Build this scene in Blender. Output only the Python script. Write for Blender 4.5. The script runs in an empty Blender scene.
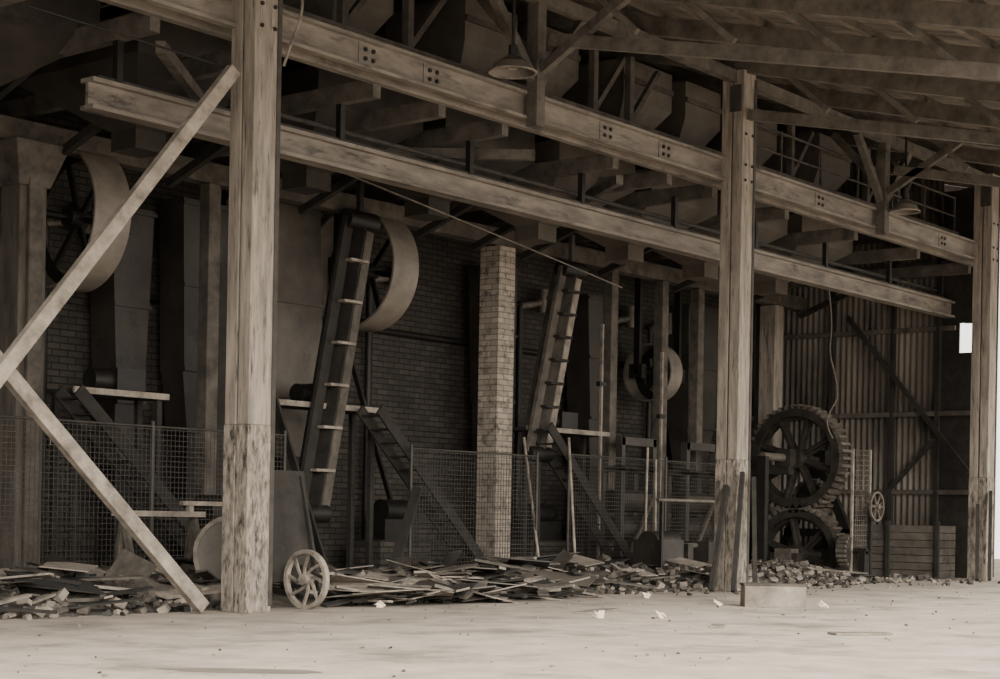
import bpy, bmesh, math, random
from mathutils import Vector, Matrix, noise
random.seed(7)
scene = bpy.context.scene

# ------------------------------------------------------------------ materials
def S(v):  # sRGB 0-255 grey -> sepia linear colour
    v = v/255.0
    l = v/12.92 if v <= .04045 else ((v+.055)/1.055)**2.4
    return (l*1.12, l*0.962, l*0.79, 1)

def new_mat(name):
    m = bpy.data.materials.new(name); m.use_nodes = True
    nt = m.node_tree; b = nt.nodes['Principled BSDF']
    return m, nt, b

def mat(name, dark, light, scale=3.0, rough=.85, bump=.15, stretch=(1,1,1), metal=0, spots=None, spotscale=1.2, spotpos=.62, dirt=None):
    m, nt, b = new_mat(name)
    N = nt.nodes.new; L = nt.links.new
    tc = N('ShaderNodeTexCoord'); mp = N('ShaderNodeMapping'); mp.inputs['Scale'].default_value = stretch
    L(tc.outputs['Object'], mp.inputs['Vector'])
    n1 = N('ShaderNodeTexNoise'); n1.inputs['Scale'].default_value = scale; n1.inputs['Detail'].default_value = 8; n1.inputs['Roughness'].default_value = .65
    L(mp.outputs[0], n1.inputs['Vector'])
    r = N('ShaderNodeValToRGB'); r.color_ramp.elements[0].position = .32; r.color_ramp.elements[1].position = .68
    r.color_ramp.elements[0].color = S(dark); r.color_ramp.elements[1].color = S(light)
    L(n1.outputs['Fac'], r.inputs['Fac'])
    out = r.outputs['Color']
    if spots is not None:
        n2 = N('ShaderNodeTexNoise'); n2.inputs['Scale'].default_value = spotscale; n2.inputs['Detail'].default_value = 10; n2.inputs['Roughness'].default_value = .7
        L(mp.outputs[0], n2.inputs['Vector'])
        r2 = N('ShaderNodeValToRGB'); r2.color_ramp.elements[0].position = spotpos-.05; r2.color_ramp.elements[1].position = spotpos+.09
        L(n2.outputs['Fac'], r2.inputs['Fac'])
        mx = N('ShaderNodeMixRGB'); mx.inputs['Color2'].default_value = S(spots)
        L(r2.outputs['Color'], mx.inputs['Fac']); L(out, mx.inputs['Color1']); out = mx.outputs['Color']
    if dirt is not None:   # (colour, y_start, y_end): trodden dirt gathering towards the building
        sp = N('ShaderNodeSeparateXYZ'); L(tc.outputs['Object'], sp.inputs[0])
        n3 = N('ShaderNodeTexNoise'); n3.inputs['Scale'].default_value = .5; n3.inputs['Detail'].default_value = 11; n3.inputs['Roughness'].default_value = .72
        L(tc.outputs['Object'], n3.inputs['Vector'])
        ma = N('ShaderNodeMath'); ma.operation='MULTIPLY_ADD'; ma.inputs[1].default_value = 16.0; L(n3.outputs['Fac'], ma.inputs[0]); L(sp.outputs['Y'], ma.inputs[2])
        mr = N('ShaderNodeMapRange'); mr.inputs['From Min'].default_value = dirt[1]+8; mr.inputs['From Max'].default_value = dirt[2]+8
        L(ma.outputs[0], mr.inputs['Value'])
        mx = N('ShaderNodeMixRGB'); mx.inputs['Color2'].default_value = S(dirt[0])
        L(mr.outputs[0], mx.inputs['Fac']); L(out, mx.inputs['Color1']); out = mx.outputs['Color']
    L(out, b.inputs['Base Color'])
    b.inputs['Roughness'].default_value = rough; b.inputs['Metallic'].default_value = metal
    bp = N('ShaderNodeBump'); bp.inputs['Strength'].default_value = bump; bp.inputs['Distance'].default_value = .05
    L(n1.outputs['Fac'], bp.inputs['Height']); L(bp.outputs[0], b.inputs['Normal'])
    return m

def brick_mat(name, c1, c2, mortar, paint=None, paintpos=.5):
    m, nt, b = new_mat(name)
    N = nt.nodes.new; L = nt.links.new
    tc = N('ShaderNodeTexCoord'); sp = N('ShaderNodeSeparateXYZ'); cb = N('ShaderNodeCombineXYZ'); ad = N('ShaderNodeMath')
    L(tc.outputs['Object'], sp.inputs[0]); L(sp.outputs['X'], ad.inputs[0]); L(sp.outputs['Y'], ad.inputs[1])
    L(ad.outputs[0], cb.inputs['X']); L(sp.outputs['Z'], cb.inputs['Y'])
    def brick(a, c, mo, ms):
        br = N('ShaderNodeTexBrick'); br.inputs['Scale'].default_value = 1.0
        br.inputs['Brick Width'].default_value = .4; br.inputs['Row Height'].default_value = .14
        br.inputs['Mortar Size'].default_value = ms
        br.inputs['Color1'].default_value = S(a); br.inputs['Color2'].default_value = S(c); br.inputs['Mortar'].default_value = S(mo)
        L(cb.outputs[0], br.inputs['Vector']); return br
    br = brick(c1, c2, mortar, .016)
    n = N('ShaderNodeTexNoise'); n.inputs['Scale'].default_value = 3.0 if paint else 1.0; n.inputs['Detail'].default_value = 10; n.inputs['Roughness'].default_value = .75
    L(tc.outputs['Object'], n.inputs['Vector'])
    mx = N('ShaderNodeMixRGB'); r = N('ShaderNodeValToRGB')
    if paint is not None:
        br2 = brick(paint, paint*.85, paint*.7, .014); L(br2.outputs['Color'], mx.inputs['Color2'])
        r.color_ramp.elements[0].position = paintpos; r.color_ramp.elements[1].position = paintpos+.14
        L(br.outputs['Color'], mx.inputs['Color1'])
    else:
        mx.blend_type = 'MULTIPLY'
        r.color_ramp.elements[0].position = .3; r.color_ramp.elements[1].position = .7
        r.color_ramp.elements[0].color = (.35,.35,.35,1)
        mx.inputs['Fac'].default_value = 1
        L(br.outputs['Color'], mx.inputs['Color1']); L(r.outputs['Color'], mx.inputs['Color2'])
    L(n.outputs['Fac'], r.inputs['Fac'])
    if paint is not None: L(r.outputs['Color'], mx.inputs['Fac'])
    L(mx.outputs[0], b.inputs['Base Color']); b.inputs['Roughness'].default_value = .9
    bp = N('ShaderNodeBump'); bp.inputs['Strength'].default_value = .5; bp.inputs['Distance'].default_value = .02
    L(br.outputs['Fac'], bp.inputs['Height']); bp.invert = True; L(bp.outputs[0], b.inputs['Normal'])
    return m

M = {}
M['column'] = mat('weathered_column_paint', 94, 150, 2.4, .8, .2, (3,3,.35), spots=52, spotscale=3.6, spotpos=.60)
M['column_low'] = mat('column_base_stain', 74, 150, 6, .85, .3, (2,2,.6), spots=38, spotscale=5, spotpos=.55)
M['pier_post'] = mat('grimy_limewash', 56, 92, 2.0, .9, .2, (2,2,.4), spots=42, spotscale=2.5, spotpos=.6)
M['girder'] = mat('painted_girder', 84, 128, 2.0, .7, .12, (.5,2,2), spots=50, spotscale=1.8, spotpos=.60)
M['girder_dk'] = mat('girder_rust', 40, 66, 3.0, .8, .2)
M['timber'] = mat('old_timber', 52, 94, 2.5, .9, .3, (1,1,1))
M['timber_lt'] = mat('pale_timber', 88, 150, 3, .9, .3)
M['timber_dk'] = mat('dark_timber', 22, 46, 2.5, .9, .3)
M['roof_wood'] = mat('roof_boards', 66, 122, 2.0, .9, .3, (3,.4,1))
M['roof_frame'] = mat('roof_timber', 62, 104, 2.5, .9, .3)
M['iron'] = mat('cast_iron', 17, 36, 3, .55, .2, metal=.2)
M['gear_iron'] = mat('gear_cast_iron', 30, 58, 3, .5, .2, metal=.2)
M['iron_lt'] = mat('worn_iron', 66, 116, 4, .5, .2, metal=.3)
M['rim'] = mat('pulley_rim_steel', 92, 124, 1.5, .55, .08)
M['sheet_dk'] = mat('sooty_sheet_metal', 20, 38, 1.2, .6, .08)
M['sheet'] = mat('grey_sheet_metal', 40, 62, 1.2, .6, .08, spots=28, spotscale=.9, spotpos=.6)
M['sheet_lt'] = mat('pale_sheet_metal', 72, 104, .8, .6, .08, spots=54, spotscale=1.0, spotpos=.62)
M['corr'] = mat('corrugated_iron', 76, 118, .9, .6, .05, (1,1,.3), spots=50, spotscale=.8, spotpos=.58)
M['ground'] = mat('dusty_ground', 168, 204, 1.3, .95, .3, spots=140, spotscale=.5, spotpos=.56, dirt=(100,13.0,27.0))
M['rubble'] = mat('rubble_dirt', 44, 96, 3.5, .95, .8, spots=30, spotscale=2.0, spotpos=.55)
M['stone'] = mat('broken_masonry', 72, 145, 3, .95, .5)
M['paper'] = mat('white_paper', 215, 240, 4, .9, .1)
M['puddle'] = mat('wet_stain', 108, 135, 2, .9, .05)
M['wire'] = mat('fence_wire', 42, 62, 3, .6, .05)
M['rope'] = mat('rope_fibre', 60, 90, 8, .9, .1)
M['concrete'] = mat('concrete_block', 96, 146, 2.5, .9, .25)
M['brick'] = brick_mat('sooty_brick', 58, 76, 34)
M['brick_pier'] = brick_mat('whitewashed_brick', 76, 104, 58, 162, .37)

# ------------------------------------------------------------------ mesh builder
class B:
    def __init__(s, name): s.name=name; s.bm=bmesh.new(); s.m=[]
    def mi(s, k):
        if k not in s.m: s.m.append(k)
        return s.m.index(k)
    def poly(s, vs, fs, k, smooth=False):
        i=s.mi(k); v=[s.bm.verts.new(p) for p in vs]
        for f in fs:
            try:
                fc=s.bm.faces.new([v[j] for j in f]); fc.material_index=i; fc.smooth=smooth
            except ValueError: pass
    def box(s, c, d, k, rot=None):
        c=Vector(c); h=[x/2 for x in d]; vs=[]
        for z in (-1,1):
            for x,y in ((-1,-1),(1,-1),(1,1),(-1,1)):
                p=Vector((x*h[0],y*h[1],z*h[2]))
                if rot is not None: p=rot@p
                vs.append(c+p)
        s.poly(vs,[(3,2,1,0),(4,5,6,7),(0,1,5,4),(1,2,6,5),(2,3,7,6),(3,0,4,7)],k)
    def frame(s,a,b,up=(0,0,1)):
        a=Vector(a);b=Vector(b);z=(b-a).normalized();u=Vector(up)
        if abs(z.dot(u))>.98: u=Vector((0,1,0))
        x=z.cross(u).normalized(); y=x.cross(z).normalized()
        return a,b,x,y,z
    def beam(s,a,b,w,h,k):
        a,b,x,y,z=s.frame(a,b); vs=[]
        for p in (a,b):
            for i,j in ((-1,-1),(1,-1),(1,1),(-1,1)): vs.append(p+x*(i*w/2)+y*(j*h/2))
        s.poly(vs,[(0,1,2,3),(7,6,5,4),(4,5,1,0),(5,6,2,1),(6,7,3,2),(7,4,0,3)],k)
    def ibeam(s,a,b,w,h,k,t=.05):
        a=Vector(a);b=Vector(b);o=Vector((0,0,h/2-t/2))
        s.beam(a+o,b+o,w,t,k); s.beam(a-o,b-o,w,t,k); s.beam(a,b,t,h-2*t+.01,k)
    def cyl(s,a,b,r,k,r2=None,seg=14,caps=True):
        r2=r if r2 is None else r2
        a,b,x,y,z=s.frame(a,b); vs=[]
        for p,rr in ((a,r),(b,r2)):
            for i in range(seg):
                t=2*math.pi*i/seg; vs.append(p+x*(math.cos(t)*rr)+y*(math.sin(t)*rr))
        fs=[(i,(i+1)%seg,seg+(i+1)%seg,seg+i) for i in range(seg)]
        s.poly(vs,fs,k,True)
        if caps:
            s.poly(vs[:seg],[tuple(range(seg))[::-1]],k); s.poly(vs[seg:],[tuple(range(seg))],k)
    def ring(s,c,axis,ro,ri,w,k,seg=48):
        c=Vector(c);ax=Vector(axis).normalized()
        _,_,x,y,z=s.frame(c,c+ax); vs=[]
        for i in range(seg):
            t=2*math.pi*i/seg; d=x*math.cos(t)+y*math.sin(t)
            vs += [c+d*ro-z*w/2, c+d*ro+z*w/2, c+d*ri+z*w/2, c+d*ri-z*w/2]
        fs=[]
        for i in range(seg):
            j=(i+1)%seg
            for q in range(4):
                fs.append((4*i+q,4*j+q,4*j+(q+1)%4,4*i+(q+1)%4))
        s.poly(vs,fs,k)
    def taper(s,x0t,x1t,x0b,x1b,y0,y1,zt,zb,k):
        vs=[(x0t,y0,zt),(x1t,y0,zt),(x1t,y1,zt),(x0t,y1,zt),(x0b,y0,zb),(x1b,y0,zb),(x1b,y1,zb),(x0b,y1,zb)]
        s.poly(vs,[(0,1,2,3),(4,5,6,7),(0,1,5,4),(1,2,6,5),(2,3,7,6),(3,0,4,7)],k)
    def done(s,bevel=0,parent=None):
        bmesh.ops.recalc_face_normals(s.bm,faces=s.bm.faces)
        me=bpy.data.meshes.new(s.name+'_mesh'); s.bm.to_mesh(me); s.bm.free()
        for k in s.m: me.materials.append(M[k])
        o=bpy.data.objects.new(s.name,me); scene.collection.objects.link(o)
        if bevel:
            md=o.modifiers.new('bevel','BEVEL'); md.width=bevel; md.segments=2; md.limit_method='ANGLE'
        if parent: o.parent=parent
        return o

def curve(name, pts, r, k):
    cu=bpy.data.curves.new(name,'CURVE'); cu.dimensions='3D'; cu.bevel_depth=r; cu.bevel_resolution=2
    sp=cu.splines.new('NURBS'); sp.points.add(len(pts)-1)
    for i,p in enumerate(pts): sp.points[i].co=(*p,1)
    sp.use_endpoint_u=True; sp.order_u=3
    cu.materials.append(M[k]); o=bpy.data.objects.new(name,cu); scene.collection.objects.link(o); return o

YF=20.3          # facade column line
YG=YF+.50        # girder line (just behind the column faces)
YR=27.0          # inner pier line
YB=29.2          # back wall
def roofz(y): return 6.925+.25*y

# ------------------------------------------------------------------ ground (with gear pit)
PIT=(44.0,46.5,23.2,26.6)
g=B('ground'); xs=[-30+ i*1.0 for i in range(0,74)]+[44,44.5,45,45.5,46,46.5]+[47+i for i in range(0,34)]
xs=sorted(set(xs)); ys=sorted(set([-20+i for i in range(0,43)]+[22.6,23.2,24,25,26,26.6]+[27+i for i in range(0,30)]))
vs=[];nx=len(xs)
for y in ys:
    for x in xs: vs.append((x,y,0.0))
fs=[]
for j in range(len(ys)-1):
    for i in range(nx-1):
        cx=(xs[i]+xs[i+1])/2; cy=(ys[j]+ys[j+1])/2
        if PIT[0]<cx<PIT[1] and PIT[2]<cy<PIT[3]: continue
        fs.append((j*nx+i,j*nx+i+1,(j+1)*nx+i+1,(j+1)*nx+i))
g.poly(vs,fs,'ground',True)
a,b_,c,d=PIT
g.poly([(a,c,0),(b_,c,0),(b_,d,0),(a,d,0),(a,c,-1.4),(b_,c,-1.4),(b_,d,-1.4),(a,d,-1.4)],[(4,5,6,7),(0,1,5,4),(1,2,6,5),(2,3,7,6),(3,0,4,7)],'rubble')
g.done()

# ------------------------------------------------------------------ walls
w=B('wall_back')
wx0,wx1,wz0,wz1=21.35,21.75,2.9,3.4       # small unglazed opening
def seg(x0,x1,z0,z1): w.box(((x0+x1)/2,YB+.2,(z0+z1)/2),(x1-x0,.4,z1-z0),'brick')
seg(4.8,wx0,0,14.5); seg(wx1,51.2,0,14.5); seg(wx0,wx1,0,wz0); seg(wx0,wx1,wz1,14.5)
w.done()
w=B('window_1'); cx=(wx0+wx1)/2; cz=(wz0+wz1)/2
for s in (-1,1):
    w.box((cx+s*.2,YB-.02,cz),(.05,.06,.6),'timber_dk'); w.box((cx,YB-.02,cz+s*.27),(.45,.06,.05),'timber_dk')
w.done()
w=B('wall_left'); w.box((5,25,5.8),(.2,8.0,11.6),'corr'); w.done()
def corrugated(name,X,y0,y1,z0,z1f,pitch=.2,amp=.035):
    w=B(name); n=int((y1-y0)/pitch*6); vs=[]
    for i in range(n+1):
        y=y0+(y1-y0)*i/n; dx=amp*math.sin(2*math.pi*(y-y0)/pitch); z1=z1f(y)
        vs+=[(X+dx,y,z0),(X+dx,y,z1),(X+dx+.01,y,z1),(X+dx+.01,y,z0)]
    fs=[]
    for i in range(n):
        for q in range(4): fs.append((4*i+q,4*(i+1)+q,4*(i+1)+(q+1)%4,4*i+(q+1)%4))
    w.poly(vs,fs,'corr',True); return w
w=corrugated('wall_right',49,22.3,YB,0.0,lambda y:5.0)
w2=corrugated('upper_sheets',49.05,22.3,YB,4.9,lambda y:roofz(y)-.05)
me=bpy.data.meshes.new('upper_sheets'); w2.bm.to_mesh(me); w2.bm.free(); w.bm.from_mesh(me)
w.box((49.02,21.1,3.42),(.08,1.2,6.85),'timber_dk'); w.box((49.02,21.1,9.8),(.08,1.2,4.1),'timber_dk')
w.box((49.02,22.0,5.9),(.08,.6,11.8),'timber_dk')
w.done()
w=B('wall_frame')
for y in (22.3,23.8,25.9,28.6): w.beam((48.85,y,0),(48.85,y,11.6),.14,.14,'timber_dk')
for z in (2.6,5.0,9.6): w.beam((48.83,20.6,z),(48.83,YB-.05,z),.1,.14,'timber')
w.beam((48.83,21.75,7.6),(48.83,YB-.05,7.6),.1,.14,'timber')
w.beam((48.7,25.3,8.1),(48.7,21.2,3.2),.12,.14,'timber_dk')
w.beam((48.7,22.3,4.2),(48.7,25.0,1.4),.1,.12,'timber_dk')
w.done()
w=B('timber_storage_bin')
for i in range(7):
    w.box((47.55,23.2,.12+i*.225),(.06,3.3,.205),'timber'); w.box((48.1,21.58,.12+i*.225),(1.1,.06,.205),'timber')
for y in (21.6,23.2,24.8): w.box((47.48,y,.85),(.1,.12,1.7),'timber_dk')
w.box((48.1,23.2,1.0),(1.0,3.2,.05),'timber_dk'); w.box((48.1,24.85,.8),(1.1,.06,1.6),'timber')
w.done()

# ------------------------------------------------------------------ roof
r=B('roof')
for i in range(0,48):
    x=2+i*1.25
    r.beam((x+.62,9,roofz(9)+.42),(x+.62,30.5,roofz(30.5)+.42),1.236,.04,'roof_wood')
r.done()
r=B('roof_purlins')
for i in range(18):
    y=9.1+i*1.2; r.beam((2,y,roofz(y)+.32),(62,y,roofz(y)+.32),.12,.16,'roof_frame')
r.done()
r=B('roof_rafters')
for i in range(16):
    x=3.8+i*3.72
    r.beam((x,9,roofz(9)+.05),(x,29.1,roofz(29.1)+.05),.2,.38,'roof_frame')
for i in range(8):
    x=3.8+i*7.44
    r.beam((x,9,roofz(9)-.75),(x,YF-.3,roofz(YF)-1.15),.16,.24,'roof_frame')
    for k_ in range(5):
        ya=9.6+k_*2.1; r.beam((x,ya,roofz(ya)-.75),(x,ya+1.0,roofz(ya+1.0)-.1),.1,.12,'roof_frame')
r.done()

# ------------------------------------------------------------------ main columns
for X in (4.0,18.7,33.6,47.6):
    c=B('main_column')
    for lo,hi,k in ((.0,3.0,'column_low'),(3.0,roofz(YF)-.15,'column')):
        zc=(lo+hi)/2; h=hi-lo; e=.02 if lo==0 else 0
        c.box((X,YF-.15,zc),(.54+e,.26+e,h),k); c.box((X,YF+.15,zc),(.54+e,.26+e,h),k); c.box((X+.03,YF,zc),(.42,.06,h),'girder_dk')
    for z in (9.35,9.7,10.4):
        for dx in (-.14,.14): c.cyl((X+dx,YF-.31,z),(X+dx,YF-.27,z),.035,'iron',seg=8)
    c.beam((X-.3,YF-.1,11.5),(X-.3,YF-.1,10.9),.04,.3,'girder_dk')
    c.box((X+.25,YF-.29,5.9),(.09,.03,11.6),'girder_dk')
    c.done(.015)

# ------------------------------------------------------------------ front girder
gz0,gz1=9.36,9.90; gm_=(gz0+gz1)/2
g=B('front_girder')
for s in (-1,1):
    y=YG+s*.2
    g.box((26.9,y,gm_),(43.4,.05,gz1-gz0-.1),'girder')
    yo=y+s*.06
    g.box((26.9,yo,gz1-.03),(43.4,.16,.06),'girder'); g.box((26.9,yo,gz0+.03),(43.4,.16,.06),'girder')
for x in (12,21.6,23.3,28.8,31.0,38.0,41.4,45.2):
    g.box((x,YG-.235,gm_),(.5,.02,.38),'girder')
    for dx in (-.1,.1):
        for dz in (-.08,.08):
            g.cyl((x+dx,YG-.28,gm_+dz),(x+dx,YG-.24,gm_+dz),.04,'iron',seg=8)
g.done()
g=B('crane_rail_beam')
g.ibeam((16.7,22.0,8.17),(50.6,22.0,8.17),.32,.5,'girder',.07)
g.beam((16.9,22.0,8.46),(50.4,22.0,8.46),.07,.08,'girder_dk')
g.cyl((20,22.35,8.75),(48.7,22.35,8.75),.05,'girder_dk',seg=8)
for x in (17.3,22.4,26.1,29.9,33.6,37.3,41,44.8,48.3):
    g.beam((x,22.0,8.4),(x,22.0,9.2),.12,.12,'iron')
g.done()
# ------------------------------------------------------------------ inner beams
g=B('pier_line_beam'); g.box((30.2,YR,8.62),(37.2,.34,.42),'timber'); g.box((30.2,YR,9.75),(37.2,.25,.35),'timber'); g.done()
g=B('transverse_beams')
for x in (9,11.3,13.2,15,17.3,19.6,22.4,24.2,26.1,29.9,32,33.9,37.3,41,44.8,48.3):
    g.beam((x,YG+.3,9.3),(x,YB-.02,9.3),.2,.34,'timber')
    g.beam((x,24.0,9.2),(x,26.8,8.2),.14,.16,'timber_dk')
g.beam((17.5,YG+.4,8.95),(24,26.4,9.0),.16,.2,'timber')
g.beam((27.2,YG+.4,8.95),(23.4,26.4,9.0),.16,.2,'timber')
g.beam((30.2,YG+.4,8.95),(34.0,26.4,9.0),.16,.2,'timber')
g.done()
g=B('mezzanine_deck')
for i in range(21): g.box((27.4,21.9+i*.34,10.45),(43.0,.32,.06),'timber_dk')
for i in range(21):
    x=6.5+i*1.94
    g.beam((x,21.7,10.28),(x,YB-.1,10.28),.09,.26,'timber')
g.beam((6,21.7,10.3),(48.7,21.7,10.3),.1,.34,'timber')
g.done()
g=B('catwalk_handrail')
for z in (10.95,11.5): g.cyl((36,21.75,z),(48.6,21.75,z),.028,'timber',seg=8)
for i in range(7): x=36+i*2.1; g.beam((x,21.75,10.48),(x,21.75,11.55),.05,.05,'timber')
g.done()
g=B('upper_deck_frames')
for x in (20.4,22.5,24.3,28.2,30.4,31.8,36.5,39.2,43.5,45.4):
    g.beam((x,22.1,10.5),(x,22.1,12.1),.16,.16,'timber')
    g.beam((x,22.1,10.6),(x+1.2,22.15,12.0),.12,.12,'timber')
g.done()
def deckbin(X,wd):
    h=B('upper_deck_bin'); hw=wd/2
    T=[(X-hw,22.4),(X+hw,22.4),(X+hw,24.6),(X-hw,24.6)]; Q=[(X-hw*.45,23.0),(X+hw*.45,23.0),(X+hw*.45,24.0),(X-hw*.45,24.0)]
    vs=[(x,y,12.2) for x,y in T]+[(x,y,11.3) for x,y in T]+[(x,y,10.5) for x,y in Q]
    fs=[(0,1,2,3),(8,9,10,11)]
    for L in (0,4):
        for q in range(4): fs.append((L+q,L+(q+1)%4,L+4+(q+1)%4,L+4+q))
    h.poly(vs,fs,'sheet_lt'); h.box((X,22.37,11.75),(wd,.05,.12),'timber'); h.done()
for X,wd in ((23.4,1.6),(27.2,1.7),(29.4,1.7),(33.0,2.0),(35.4,1.6),(38.1,1.8),(42.2,1.8)): deckbin(X,wd)
g=B('eaves_beam'); g.beam((5,YF,11.72),(60,YF,11.72),.2,.26,'timber'); g.done()
for X in (11.4,26.1,41.0):
    g=B('king_post'); g.box((X,YF+.05,(9.2+11.6)/2),(.26,.26,2.4),'timber')
    for s in (-1,1): g.beam((X+s*.12,YF+.05,10.1),(X+s*1.5,YF+.05,11.6),.16,.18,'timber')
    g.beam((X,YF-.1,10.3),(X,YF-2.2,11.45),.16,.18,'timber')
    g.beam((X,YF+.2,10.6),(X,YF+1.5,12.0),.16,.18,'timber')
    g.done()

def hopper(X,wd=3.0,y0=23.0,y1=26.6,zt=10.1,zm=9.4,zb=8.5):
    h=B('storage_hopper'); hw=wd/2; yc=(y0+y1)/2
    T=[(X-hw,y0),(X+hw,y0),(X+hw,y1),(X-hw,y1)]
    Bt=[(X-.35,yc-.35),(X+.35,yc-.35),(X+.35,yc+.35),(X-.35,yc+.35)]
    vs=[(x,y,zt) for x,y in T]+[(x,y,zm) for x,y in T]+[(x,y,zb) for x,y in Bt]+[(x,y,zb-.35) for x,y in Bt]
    fs=[(0,1,2,3)]
    for L in (0,4,8):
        for q in range(4): fs.append((L+q,L+(q+1)%4,L+4+(q+1)%4,L+4+q))
    fs.append((12,13,14,15))
    h.poly(vs,fs,'sheet_lt' if X>30 else 'sheet'); h.done()
for X in (16.2,20.0,24.3,28.0,31.9,35.6,39.2,43.0): hopper(X)

# ------------------------------------------------------------------ piers and posts
def pier(X,wd,k,ztop,name='brick_pier',flare=False):
    p=B(name); p.box((X,YR,ztop/2),(wd,wd,ztop),k)
    if flare:
        p.box((X,YR-.36,ztop/2),(.3,.1,ztop),'timber')
        h=wd/2+.05; e=h+.25
        vs=[(X-h,YR-h,ztop-.35),(X+h,YR-h,ztop-.35),(X+h,YR+h,ztop-.35),(X-h,YR+h,ztop-.35),(X-e,YR-e,ztop+.44),(X+e,YR-e,ztop+.44),(X+e,YR+h,ztop+.44),(X-e,YR+h,ztop+.44)]
        p.poly(vs,[(0,1,2,3),(4,5,6,7),(0,1,5,4),(1,2,6,5),(2,3,7,6),(3,0,4,7)],'timber')
    p.done(.02)
pier(19.1,.6,'pier_post',7.95,'pier_with_corbel',True); pier(33.2,.64,'brick_pier',8.38); pier(46.9,.55,'column',8.38,'masonry_post')
for X in (23.6,38.0,40.5,42.4):
    p=B('timber_post'); p.box((X,YR-.1,4.2),(.32,.3,8.38),'timber')
    if X==23.6: p.box((X+.33,YR-.05,3.4),(.3,.3,6.8),'timber_dk')
    p.done(.02)

# ------------------------------------------------------------------ line-shaft pulleys
def pulley(X,Y,Z,R,w):
    p=B('belt_pulley')
    p.ring((X,Y,Z),(1,0,0),R,R-.05,w,'rim',72)
    for i in range(6):
        t=i*math.pi/3+.2; d=Vector((0,math.cos(t),math.sin(t)))
        p.beam(Vector((X+.3,Y,Z))+d*.15,Vector((X+.3,Y,Z))+d*(R-.03),.07,.12,'iron')
    p.ring((X+.3,Y,Z),(1,0,0),R-.04,R-.3,.04,'iron',72)
    p.cyl((X,Y,Z),(X+w*.48,Y,Z),.2,'iron')
    p.cyl((X-.9,Y,Z),(X+1.5,Y,Z),.07,'iron')
    for s in (-.8,1.3):
        p.box((X+s,Y,Z),(.2,.45,.4),'iron'); p.beam((X+s,Y,Z+.2),(X+s,Y,9.1),.12,.2,'iron')
    p.done()
pulley(20.6,27.7,7.35,1.45,.85)
pulley(29.0,27.7,7.35,1.42,.85)
pulley(41.6,27.9,5.9,.85,.6)

# ------------------------------------------------------------------ casings, machinery
def casing(x0t,x1t,x0b,x1b,zt,zb,y=28.1,k='sheet'):
    c=B('elevator_casing'); c.taper(x0t,x1t,x0b,x1b,y,y+.8,zt,zb,k)
    m=(x0b+x1b)/2
    c.taper(x0b,x1b,m-.35,m+.35,y+.05,y+.75,zb,zb-1.3,k); c.box((m,y+.4,(zb-1.3)/2),(.5,.5,zb-1.3),'sheet_dk')
    for z in (zb+.05,(zt+zb)/2,zt-.1):
        f=(z-zb)/(zt-zb); a_=x0b+(x0t-x0b)*f; b2=x1b+(x1t-x1b)*f
        c.box(((a_+b2)/2,y-.03,z),(b2-a_+.06,.06,.07),k)
    c.done()
casing(23.9,25.3,24.0,25.0,8.3,4.6,k='sheet')
casing(25.7,27.9,26.6,28.1,8.6,4.2,y=28.0,k='sheet_lt')
casing(34.3,35.4,34.5,35.3,8.2,4.6)
casing(38.6,39.9,38.8,39.7,7.9,4.4)
casing(43.8,45.6,43.9,45.4,8.2,4.4)
casing(22.1,23.2,22.3,23.0,7.9,3.8,y=28.2,k='sheet')
def incl(name,top,bot,wd,k1,kr,k2,step=.42,k3='timber_dk'):
    c=B(name); t=Vector(top); b=Vector(bot); off=Vector((wd/2,0,0))
    c.beam(t-off,b-off,.09,.34,k1); c.beam(t+off,b+off,.07,.30,kr)
    n=int((t-b).length/step)
    for i in range(1,n):
        p=b.lerp(t,i/n); c.box(p+Vector((0,-.1,0)),(wd*.8,.26,.06),k2)
    c.beam(t+Vector((0,.2,0)),b+Vector((0,.2,0)),wd,.03,k3)
    c.cyl(t-off*1.3,t+off*1.3,.22,'iron',seg=16); c.cyl(b-off*1.2,b+off*1.2,.2,'iron',seg=16)
    c.beam(t,t+Vector((0,0,.9)),.12,.12,k1)
    c.beam(b,(b.x,b.y,0.1),.12,.12,'timber_dk')
    c.done()
incl('inclined_bucket_conveyor',(27.7,26.55,8.2),(26.0,26.2,1.6),.72,'timber_dk','timber','timber_lt',.95)
incl('inclined_bucket_conveyor',(35.7,26.55,8.1),(33.95,26.2,3.2),.72,'timber','timber_lt','timber_dk',.6,'timber')

def platform(x0,x1,z):
    c=B('work_platform')
    c.box(((x0+x1)/2,26.9,z),(x1-x0,.8,.08),'timber_dk'); c.box(((x0+x1)/2,26.45,z+.02),(x1-x0,.05,.12),'timber_lt')
    for x in (x0+.15,x1-.15):
        for y in (26.6,27.2): c.box((x,y,z/2),(.12,.12,z),'timber_dk')
    c.box(((x0+x1)/2+.5,27.1,z+.3),(.7,.6,.5),'iron'); c.cyl(((x0+x1)/2-.3,27.1,z+.3),((x0+x1)/2+.2,27.1,z+.3),.22,'iron',seg=18)
    c.done()
platform(19.9,22.2,3.85); platform(24.9,28.4,3.95); platform(33.8,37.4,3.85)
def stair(x0,z0,x1,z1,y=25.95):
    c=B('steep_stair')
    for yy in (y-.3,y+.3): c.beam((x0,yy,z0),(x1,yy,z1),.05,.26,'timber_dk')
    n=13
    for i in range(n):
        f=(i+.5)/n; c.box((x0+(x1-x0)*f,y,z0+(z1-z0)*f),(.24,.55,.04),'timber_dk')
    c.done()
stair(19.4,3.8,23.4,.15); stair(27.5,3.95,31.6,.15); stair(33.7,3.9,37.8,.15)
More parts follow.
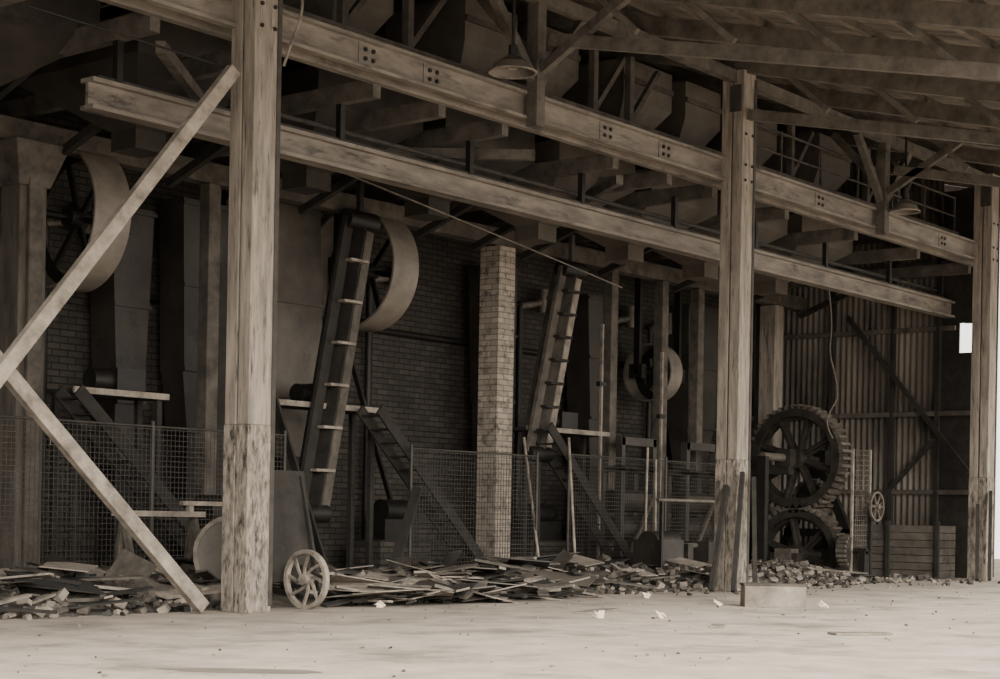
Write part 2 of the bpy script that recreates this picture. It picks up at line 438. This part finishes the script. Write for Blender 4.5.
for p0,p1 in (((24.2,26.0,5.0),(26.1,25.8,.3)),((29.6,28.6,5.4),(31.2,28.0,.3)),((28.3,25.2,2.2),(27.0,24.8,.2))):
    g=B('leaning_plank'); g.beam(p0,p1,.22,.05,'timber_dk'); g.done()
g=B('guide_rods')
for x,z0,z1 in ((37.0,2.2,6.8),(39.9,1.5,6.3)):
    g.beam((x,26.45,0),(x,26.45,z1),.07,.07,'timber_lt')
    g.box((x,26.45,z0+3),(.3,.12,.12),'iron')
g.done()
g=B('feed_pump'); g.box((23.2,26.1,.7),(.5,.5,1.4),'iron'); g.cyl((22.8,26.1,1.6),(23.6,26.1,1.6),.35,'iron'); g.done()
g=B('steam_pipework')
for X in (21.0,25.4,30.6,36.6,40.9,43.0):
    g.cyl((X,28.95,0),(X,28.95,7.4),.09,'iron',seg=10); g.cyl((X,28.95,7.4),(X+.9,28.85,7.6),.1,'iron_lt',seg=10)
    g.cyl((X+.9,28.85,7.3),(X+.9,28.85,7.95),.16,'iron_lt',seg=12)
    g.cyl((X+.9,28.5,7.7),(X+.9,28.85,7.7),.06,'iron_lt')
g.cyl((22,29.05,6.2),(48,29.05,6.2),.08,'iron',seg=10)
g.done()
for X in (30.4,36.2,40.0):
    g=B('engine_bed'); g.box((X,27.9,.5),(1.8,1.0,1.0),'brick'); g.box((X,27.9,1.25),(1.2,.7,.5),'iron')
    g.cyl((X-.4,27.9,1.7),(X+.4,27.9,1.7),.28,'iron',seg=18); g.cyl((X+.4,27.9,1.7),(X+.8,27.9,1.7),.08,'iron'); g.done()
# framed crushing-mill stands behind the mesh, centre right
for X in (38.2,41.4):
    g=B('roller_mill_stand')
    for sx in (-.75,.75):
        g.box((X+sx,26.1,1.9),(.16,.2,3.8),'sheet'); g.box((X+sx,26.7,1.5),(.16,.2,3.0),'sheet')
        g.box((X+sx,26.4,.15),(.3,1.1,.3),'iron'); g.box((X+sx,26.4,2.95),(.16,.8,.16),'sheet')
    g.box((X,26.1,3.7),(1.7,.2,.22),'sheet'); g.box((X,26.1,2.2),(1.5,.16,.2),'sheet')
    g.cyl((X-.7,26.4,1.35),(X+.7,26.4,1.35),.34,'gear_iron',seg=20); g.cyl((X-.7,26.4,2.1),(X+.7,26.4,2.1),.3,'gear_iron',seg=20)
    g.beam((X-.7,26.0,.2),(X+.7,26.0,2.2),.08,.1,'timber'); g.done()

# ------------------------------------------------------------------ wire mesh fence
def fence(x0,x1,y,z0,z1):
    f=B('wire_mesh_fence')
    n=int((x1-x0)/.1)
    for i in range(n+1):
        x=x0+i*.1; f.box((x,y,(z0+z1)/2),(.009,.009,z1-z0),'wire')
    n=int((z1-z0)/.1)
    for i in range(n+1):
        z=z0+i*.1; f.box(((x0+x1)/2,y,z),(x1-x0,.009,.009),'wire')
    for z in (z0,z1): f.cyl((x0,y,z),(x1,y,z),.022,'wire',seg=8)
    n=max(1,round((x1-x0)/4.5))
    for i in range(n+1):
        x=x0+(x1-x0)*i/n; f.cyl((x,y,0),(x,y,z1+.1),.035,'wire',seg=8)
    f.done()
fence(17.5,24.4,25.4,.35,3.2); fence(28.3,32.9,25.4,.35,3.1); fence(34.2,43.0,25.4,.35,3.2)

# ------------------------------------------------------------------ K brace at left
post=B('main_column'); post.box((13.55,20.7,5.2),(.4,.4,10.4),'timber'); post.done(.015)
g=B('diagonal_brace'); g.beam((13.76,20.3,3.15),(17.95,19.98,8.5),.16,.21,'timber_lt'); g.done(.01)
g=B('diagonal_brace'); g.beam((13.76,20.45,3.95),(17.75,20.25,.1),.16,.22,'timber_lt'); g.done(.01)

# ------------------------------------------------------------------ gears
def gear(b,C,R,w,n,sp,k='gear_iron'):
    C=Vector(C); b.ring(C,(1,0,0),R-.13,R-.36,w,k,64); b.ring(C,(1,0,0),R-.28,R-.45,w*.35,k,64)
    for i in range(n):
        t=2*math.pi*i/n; d=Vector((0,math.cos(t),math.sin(t))); e=Vector((0,-math.sin(t),math.cos(t)))
        p=2*math.pi*R/n; vs=[]
        for x in (-w/2,w/2):
            for rr,hw in ((R-.15,p*.30),(R,p*.18)):
                for s in (-1,1): vs.append(C+Vector((x,0,0))+d*rr+e*(s*hw))
        b.poly(vs,[(0,1,3,2),(4,5,7,6),(0,1,5,4),(2,3,7,6),(0,2,6,4),(1,3,7,5)],'iron_lt')
    for i in range(sp):
        t=2*math.pi*i/sp+.3; d=Vector((0,math.cos(t),math.sin(t)))
        b.beam(C+d*.15,C+d*(R-.35),w*.6,.07,k); b.beam(C+d*.15,C+d*(R-.35),.07,.24,k)
    b.cyl(C-Vector((w*.7,0,0)),C+Vector((w*.7,0,0)),.3,k,seg=20)
    b.cyl(C-Vector((w*1.3,0,0)),C+Vector((w*3,0,0)),.12,k,seg=14)
gm=B('gear_train')
gear(gm,(45.15,25.0,3.5),1.62,.55,46,8)
gear(gm,(45.15,24.9,.62),1.5,.55,42,6)
gear(gm,(45.9,24.9,2.3),.62,.4,20,4)
x=46.4
gm.beam((x,25.0,3.4),(x,23.3,-.0),.2,.26,'iron'); gm.beam((x,25.0,3.4),(x,26.5,0),.2,.26,'iron')
gm.box((x,25.0,3.5),(.3,.6,.6),'iron'); gm.box((x,25.0,1.3),(.2,2.2,.24),'iron')
gm.box((x,24.9,.6),(.25,3.3,.4),'iron')
gm.box((44.35,24.9,-.35),(.4,.9,2.1),'gear_iron'); gm.box((44.3,23.5,-.3),(.4,.5,.9),'iron'); gm.box((44.35,26.45,1.5),(.35,.3,3.2),'gear_iron')
gm.box((44.35,25.65,3.15),(.3,1.7,.28),'gear_iron'); gm.box((44.35,25.0,3.5),(.34,.5,.5),'gear_iron')
gm.box((44.35,24.9,.62),(.45,.55,.4),'iron_lt')
gm.cyl((43.0,25.0,3.5),(44.5,25.0,3.5),.12,'iron_lt'); gm.box((43.05,25.0,1.7),(.2,.3,3.6),'iron')
gm.done()
pn=B('bevel_pinion')
pn.cyl((44.75,22.95,.8),(44.75,23.25,.8),.4,'gear_iron',r2=.5,seg=24)
for i in range(20):
    t=2*math.pi*i/20; pn.box((44.75+.46*math.cos(t),23.1,.8+.46*math.sin(t)),(.08,.3,.08),'iron_lt')
pn.cyl((44.75,22.5,.8),(44.75,23.1,.8),.09,'iron'); pn.box((44.75,22.6,.4),(.3,.2,.8),'iron')
pn.done()
gd=B('gear_guard_panel')
gx,gy=45.0,22.85
for s in (-1,1): gd.beam((gx+s*.35,gy+s*-.1,0),(gx+s*.35,gy+s*-.1,3.75),.06,.06,'timber_lt')
for i in range(26): gd.beam((gx-.35,gy+.1,.1+i*.145),(gx+.35,gy-.1,.1+i*.145),.016,.016,'timber')
for i in range(8): gd.beam((gx-.3+i*.085,gy+.085-i*.024,.1),(gx-.3+i*.085,gy+.085-i*.024,3.7),.016,.016,'timber')
gd.done()
hw=B('valve_handwheel'); C=Vector((45.3,22.5,2.1))
hw.ring(C,(0,1,0),.44,.38,.07,'iron_lt',32); hw.cyl(C-Vector((0,.1,0)),C+Vector((0,.1,0)),.08,'iron_lt')
for i in range(6):
    t=i*math.pi/3; hw.beam(C,C+Vector((math.cos(t),0,math.sin(t)))*.4,.04,.05,'iron_lt')
hw.cyl(C,C+Vector((0,.15,0)),.04,'iron_lt'); hw.beam((45.3,22.7,0),(45.3,22.7,2.2),.1,.1,'iron'); hw.done()
wm=B('belt_driven_engine')
wm.box((36.9,24.0,.2),(3.0,1.3,.4),'iron'); wm.box((36.2,24.0,.75),(1.1,.8,.7),'gear_iron'); wm.cyl((35.7,24.0,1.0),(36.8,24.0,1.0),.32,'gear_iron',seg=20)
wm.cyl((36.8,24.0,.95),(38.3,24.0,.95),.07,'iron_lt'); wm.box((37.4,24.0,.65),(.25,.4,.7),'gear_iron'); wm.box((38.2,24.0,.6),(.5,.8,.9),'gear_iron')
wm.cyl((35.2,23.4,2.1),(38.6,23.4,2.1),.05,'iron_lt')
for x in (35.4,38.4): wm.beam((x,23.4,0),(x,23.4,2.1),.08,.08,'iron')
wm.done()

# ------------------------------------------------------------------ lamps
def lamp(X,Y,Z,r=.44):
    l=B('industrial_pendant_lamp')
    l.cyl((X,Y,Z),(X,Y,Z+.16),r,'sheet_lt',r2=r*.78,seg=28,caps=False)
    l.cyl((X,Y,Z+.16),(X,Y,Z+.32),r*.78,'sheet_lt',r2=.09,seg=28,caps=False)
    l.cyl((X,Y,Z+.32),(X,Y,Z+.5),.09,'iron',seg=12)
    l.cyl((X,Y,Z+.5),(X,Y,roofz(Y)+.25),.035,'iron',seg=8)
    l.ring((X,Y,Z+.0),(0,0,1),r+.015,r-.02,.03,'stone',28)
    l.cyl((X,Y,Z+.06),(X,Y,Z+.2),.09,'concrete',r2=.06,seg=12)
    l.done()
lamp(24.75,19.85,9.9); lamp(41.3,19.85,9.8,.38)

# ------------------------------------------------------------------ hand cart with curved-spoke wheel
ct=B('hand_cart'); C=Vector((20.1,20.35,.5))
ct.ring(C,(1,0,0),.5,.43,.09,'stone',40); ct.cyl(C-Vector((.1,0,0)),C+Vector((.1,0,0)),.09,'stone')
for i in range(8):
    t=i*math.tau/8; pv=C.copy()
    for j in range(1,6):
        rr=.45*j/5; tt=t+.9*math.sin(math.pi*.5*j/5); q=C+Vector((0,math.cos(tt),math.sin(tt)))*rr
        ct.beam(pv,q,.035,.045,'stone'); pv=q
ct.cyl(C,C+Vector((.5,.0,0)),.035,'iron')
rot=Matrix.Rotation(math.radians(-12),3,'X')
ct.box((20.3,21.2,1.38),(1.4,.06,1.95),'timber_dk',rot)
for x in (19.7,20.9): ct.beam((x,20.85,.3),(x,21.35,2.25),.06,.08,'timber_dk')
ct.beam((20.5,20.35,.5),(20.5,20.95,.7),.06,.08,'timber_dk')
ct.done()
dr=B('steel_drum'); dr.cyl((20.5,22.6,.85),(21.2,23.2,.85),.68,'sheet_lt',seg=36); dr.ring((20.5,22.6,.85),(.7,.6,0),.71,.63,.06,'iron_lt',36); dr.done()
dr=B('steel_drum'); dr.cyl((14.6,22.6,.75),(15.25,23.2,.75),.6,'sheet_lt',seg=36); dr.ring((14.6,22.6,.75),(.7,.6,0),.63,.57,.06,'iron_lt',36); dr.done()

# ------------------------------------------------------------------ rubble heap
def hh(x,y):
    e=max(0,min(1,(y-20.9)/1.8))*max(0,min(1,(26.9-y)/.8))*max(0,min(1,(43.6-x)/2.0))
    n=noise.noise(Vector((x*.7,y*.9,3)))*.5+.5; n2=noise.noise(Vector((x*2.5,y*2.5,8)))*.12
    return max(-.02,e*(.12+.5*n+n2)-.01)
h=B('rubble_heap'); nx=150; ny=40; vs=[]
for j in range(ny+1):
    for i in range(nx+1):
        x=12+32*i/nx; y=20.7+6.2*j/ny; vs.append((x,y,hh(x,y)))
h.poly(vs,[(j*(nx+1)+i,j*(nx+1)+i+1,(j+1)*(nx+1)+i+1,(j+1)*(nx+1)+i) for j in range(ny) for i in range(nx)],'rubble')
h.done()
def R3(a,b_,c): return Matrix.Rotation(c,3,'Z')@Matrix.Rotation(a,3,'X')@Matrix.Rotation(b_,3,'Y')
U=random.uniform
def blocked(x,y,m=.9):
    if abs(x-20.3)<1.2 and y<21.9: return True
    if abs(x-18.0)<1.2 and y<20.9: return True
    return any(abs(x-q)<m and abs(y-YF)<m*.7 for q in (18.7,33.6,47.6))
pl=B('scrap_board_pile')
for i in range(300):
    m3=i%3
    if m3==0: x=U(14,32); y=U(20.8,25)
    elif m3==1 or i%6==2: x=U(20.6,28.5); y=20.1+abs(random.gauss(0,1.4))
    else: x=U(13.6,18.6) if i%4==1 else U(28,43); y=21.4+abs(random.gauss(0,1.4))
    if blocked(x,y): continue
    Ln=U(.3,2.3); k=random.choice(['timber','timber_dk','timber_lt','timber','timber_dk','concrete'])
    pl.box((x,y,max(.03,hh(x,y))+U(.02,.2)),(Ln,U(.06,.28),U(.02,.06)),k,R3(U(-.25,.25),U(-.2,.2),random.gauss(0,1.1)))
pl.done()
sh=B('scrap_sheet_pile')
for i in range(54):
    x=U(21.4,27.0) if i%2 else U(15,38); y=20.2+abs(random.gauss(0,.9)) if i%2 else U(21.4,24.6)
    if blocked(x,y,1.1): continue
    sh.box((x,y,max(.03,hh(x,y))+U(.06,.28)),(U(.6,1.7),U(.5,1.2),.02),random.choice(['sheet','sheet_lt','timber_dk','concrete','timber_lt','stone']),R3(U(-.25,.25),U(-.18,.18),U(0,3)))
for x,y,a in ((22.3,23.6,.9),(26.0,23.6,.8),(30.6,23.0,.9),(17.0,23.2,.9),(18.2,22.6,.7),(15.8,23.8,.8),(28.2,24.2,.9)):
    sh.box((x,y,.55),(U(.5,1.1),.03,U(.35,.8)),random.choice(['sheet','timber','sheet_dk']),R3(a*.7,U(-.6,.6),U(-.6,.6)))
sh.done()
ch=B('broken_brick_rubble')
for i in range(1700):
    x=U(12.5,43.5) if i%4 else U(30,47); y=20.6+abs(random.gauss(0,2.0))
    if i%20==0: y=U(18.8,20.6)
    if (x>43.6 and y>22.5) or blocked(x,y,.4): continue
    s=U(.03,.16)*(.6 if y<20.9 else 1)
    ch.box((x,y,max(0,hh(x,y))+s*.35),(s*U(1,1.8),s,s*U(.6,1)),random.choice(['stone','rubble','rubble','rubble','iron','concrete']),R3(U(-.6,.6),U(-.6,.6),U(0,3)))
ch.done()
g=B('sawhorse_bench')
g.box((19.9,23.9,1.55),(1.9,.3,.1),'timber_lt'); g.box((20.9,23.9,1.75),(1.0,.1,.08),'timber_lt'); g.box((20.6,23.9,1.65),(.1,.1,.14),'timber_lt')
for x in (19.1,20.7):
    for s in (-1,1): g.beam((x,23.9,1.5),(x+.05,23.9+s*.35,.1),.1,.1,'timber')
g.done()
for pts in (((33.3,19.85,2.7),(32.4,19.5,.05)),((33.7,19.8,2.6),(33.0,19.3,.05)),((33.2,20.2,2.4),(32.3,20.0,.05)),((47.3,19.9,2.6),(46.6,19.6,.05)),((47.1,20.2,2.2),(46.2,19.8,.05))):
    g=B('leaning_timber'); g.beam(pts[0],pts[1],.1,.14,'timber_dk'); g.done()
for pts in (((33.5,26.3,3.6),(32.6,25.0,.2)),((33.9,25.2,3.6),(33.9,24.9,.2)),((37.4,25.2,3.5),(36.6,24.7,.2)),((37.8,25.2,3.2),(37.4,24.9,.2))):
    g=B('leaning_pole'); g.cyl(pts[0],pts[1],.035,'timber_lt',seg=8); g.done()

# foreground objects
g=B('concrete_trough'); rot=Matrix.Rotation(math.radians(-50),3,'Z'); cc=Vector((28.2,16.1,0))
g.box(cc+Vector((0,0,.04)),(1.15,.5,.08),'concrete',rot)
for s in (-1,1):
    g.box(cc+rot@Vector((0,s*.24,.2)),(1.15,.06,.4),'concrete',rot); g.box(cc+rot@Vector((s*.55,0,.2)),(.06,.5,.4),'concrete',rot)
g.box(cc+rot@Vector((.0,0,.42)),(1.2,.56,.04),'timber',rot)
g.done(.01)
g=B('loose_board'); g.box((22.3,11.3,.02),(.9,.28,.03),'timber_lt',Matrix.Rotation(-.6,3,'Z')); g.done()
g=B('loose_board'); g.box((22.0,13.5,.02),(.5,.2,.03),'timber_lt',Matrix.Rotation(.5,3,'Z')); g.done()
g=B('loose_board'); g.box((23.8,17.0,.02),(1.6,.35,.03),'concrete',Matrix.Rotation(.3,3,'Z')); g.done()
pp=B('paper_scraps')
for x,y in ((22.4,16.0),(23.3,15.4),(27.6,16.9),(28.8,15.4),(21.6,20.1),(29,19.5),(31.5,18.0)):
    for q in range(3):
        pp.box((x+U(-.06,.06),y+U(-.06,.06),.05),(U(.08,.2),U(.06,.14),.02),'paper',R3(U(-.8,.8),U(-.8,.8),U(0,3)))
pp.done()
pb=B('pebbles')
for i in range(220):
    x=U(8,40); y=U(10,19.8); s=U(.012,.035)
    pb.box((x,y,s*.3),(s*1.5,s,s*.8),random.choice(['stone','concrete','rubble']),R3(U(-.5,.5),U(-.5,.5),U(0,3)))
pb.done()
p=B('oil_stain'); vs=[]
for i in range(40):
    t=i*math.tau/40; q=1+.35*noise.noise(Vector((math.cos(t)*2,math.sin(t)*2,1)))
    vs.append((11.75+q*(math.cos(t)*.8*.63+math.sin(t)*.12),12.75-q*(math.cos(t)*.8*.777)+math.sin(t)*.25,.004))
p.poly(vs,[tuple(range(40))],'puddle'); p.done()

# ------------------------------------------------------------------ wires
curve('hanging_wire',[(17.3,22.4,8.6),(24,22.8,8.1),(33.8,23.6,7.2)],.018,'iron_lt')
curve('hanging_rope',[(41.2,22,8.0),(41.3,21.9,7.0),(41.1,21.9,6.2),(41.5,21.9,5.6),(41.7,21.9,5.0),(41.2,21.9,4.6),(41.0,21.9,4.2),(41.4,21.9,3.9)],.025,'rope')
curve('conduit_cable',[(19.1,19.95,10.9),(19.3,19.9,10.2),(19.35,19.9,9.7),(19.15,19.95,9.2),(19.02,19.98,8.8)],.025,'stone')
curve('hanging_wire',[(15.2,21.5,9.1),(17,21,8.9),(18.4,20.7,8.75)],.02,'iron')

# ------------------------------------------------------------------ light, world, camera
wd=bpy.data.worlds.new('overcast_sky'); scene.world=wd; wd.use_nodes=True
bg=wd.node_tree.nodes['Background']; bg.inputs[0].default_value=(1,.95,.87,1); bg.inputs[1].default_value=2.9
sd=bpy.data.lights.new('sun','SUN'); sd.energy=6.0; sd.angle=math.radians(50); sd.color=(1,.95,.86)
so=bpy.data.objects.new('sun',sd); scene.collection.objects.link(so)
so.rotation_euler=Vector((.5,.8,-.46)).to_track_quat('-Z','Y').to_euler()

cd=bpy.data.cameras.new('camera'); cam=bpy.data.objects.new('camera',cd); scene.collection.objects.link(cam)
cd.sensor_width=36; cd.lens=61.2; cd.shift_y=.1775; cd.shift_x=.0032; cd.clip_end=500
m=Matrix.Rotation(math.radians(-51),4,'Z')@Matrix.Rotation(math.radians(90),4,'X')@Matrix.Rotation(.018,4,'Z')
cam.matrix_world=Matrix.Translation((0,0,1.6))@m
scene.camera=cam
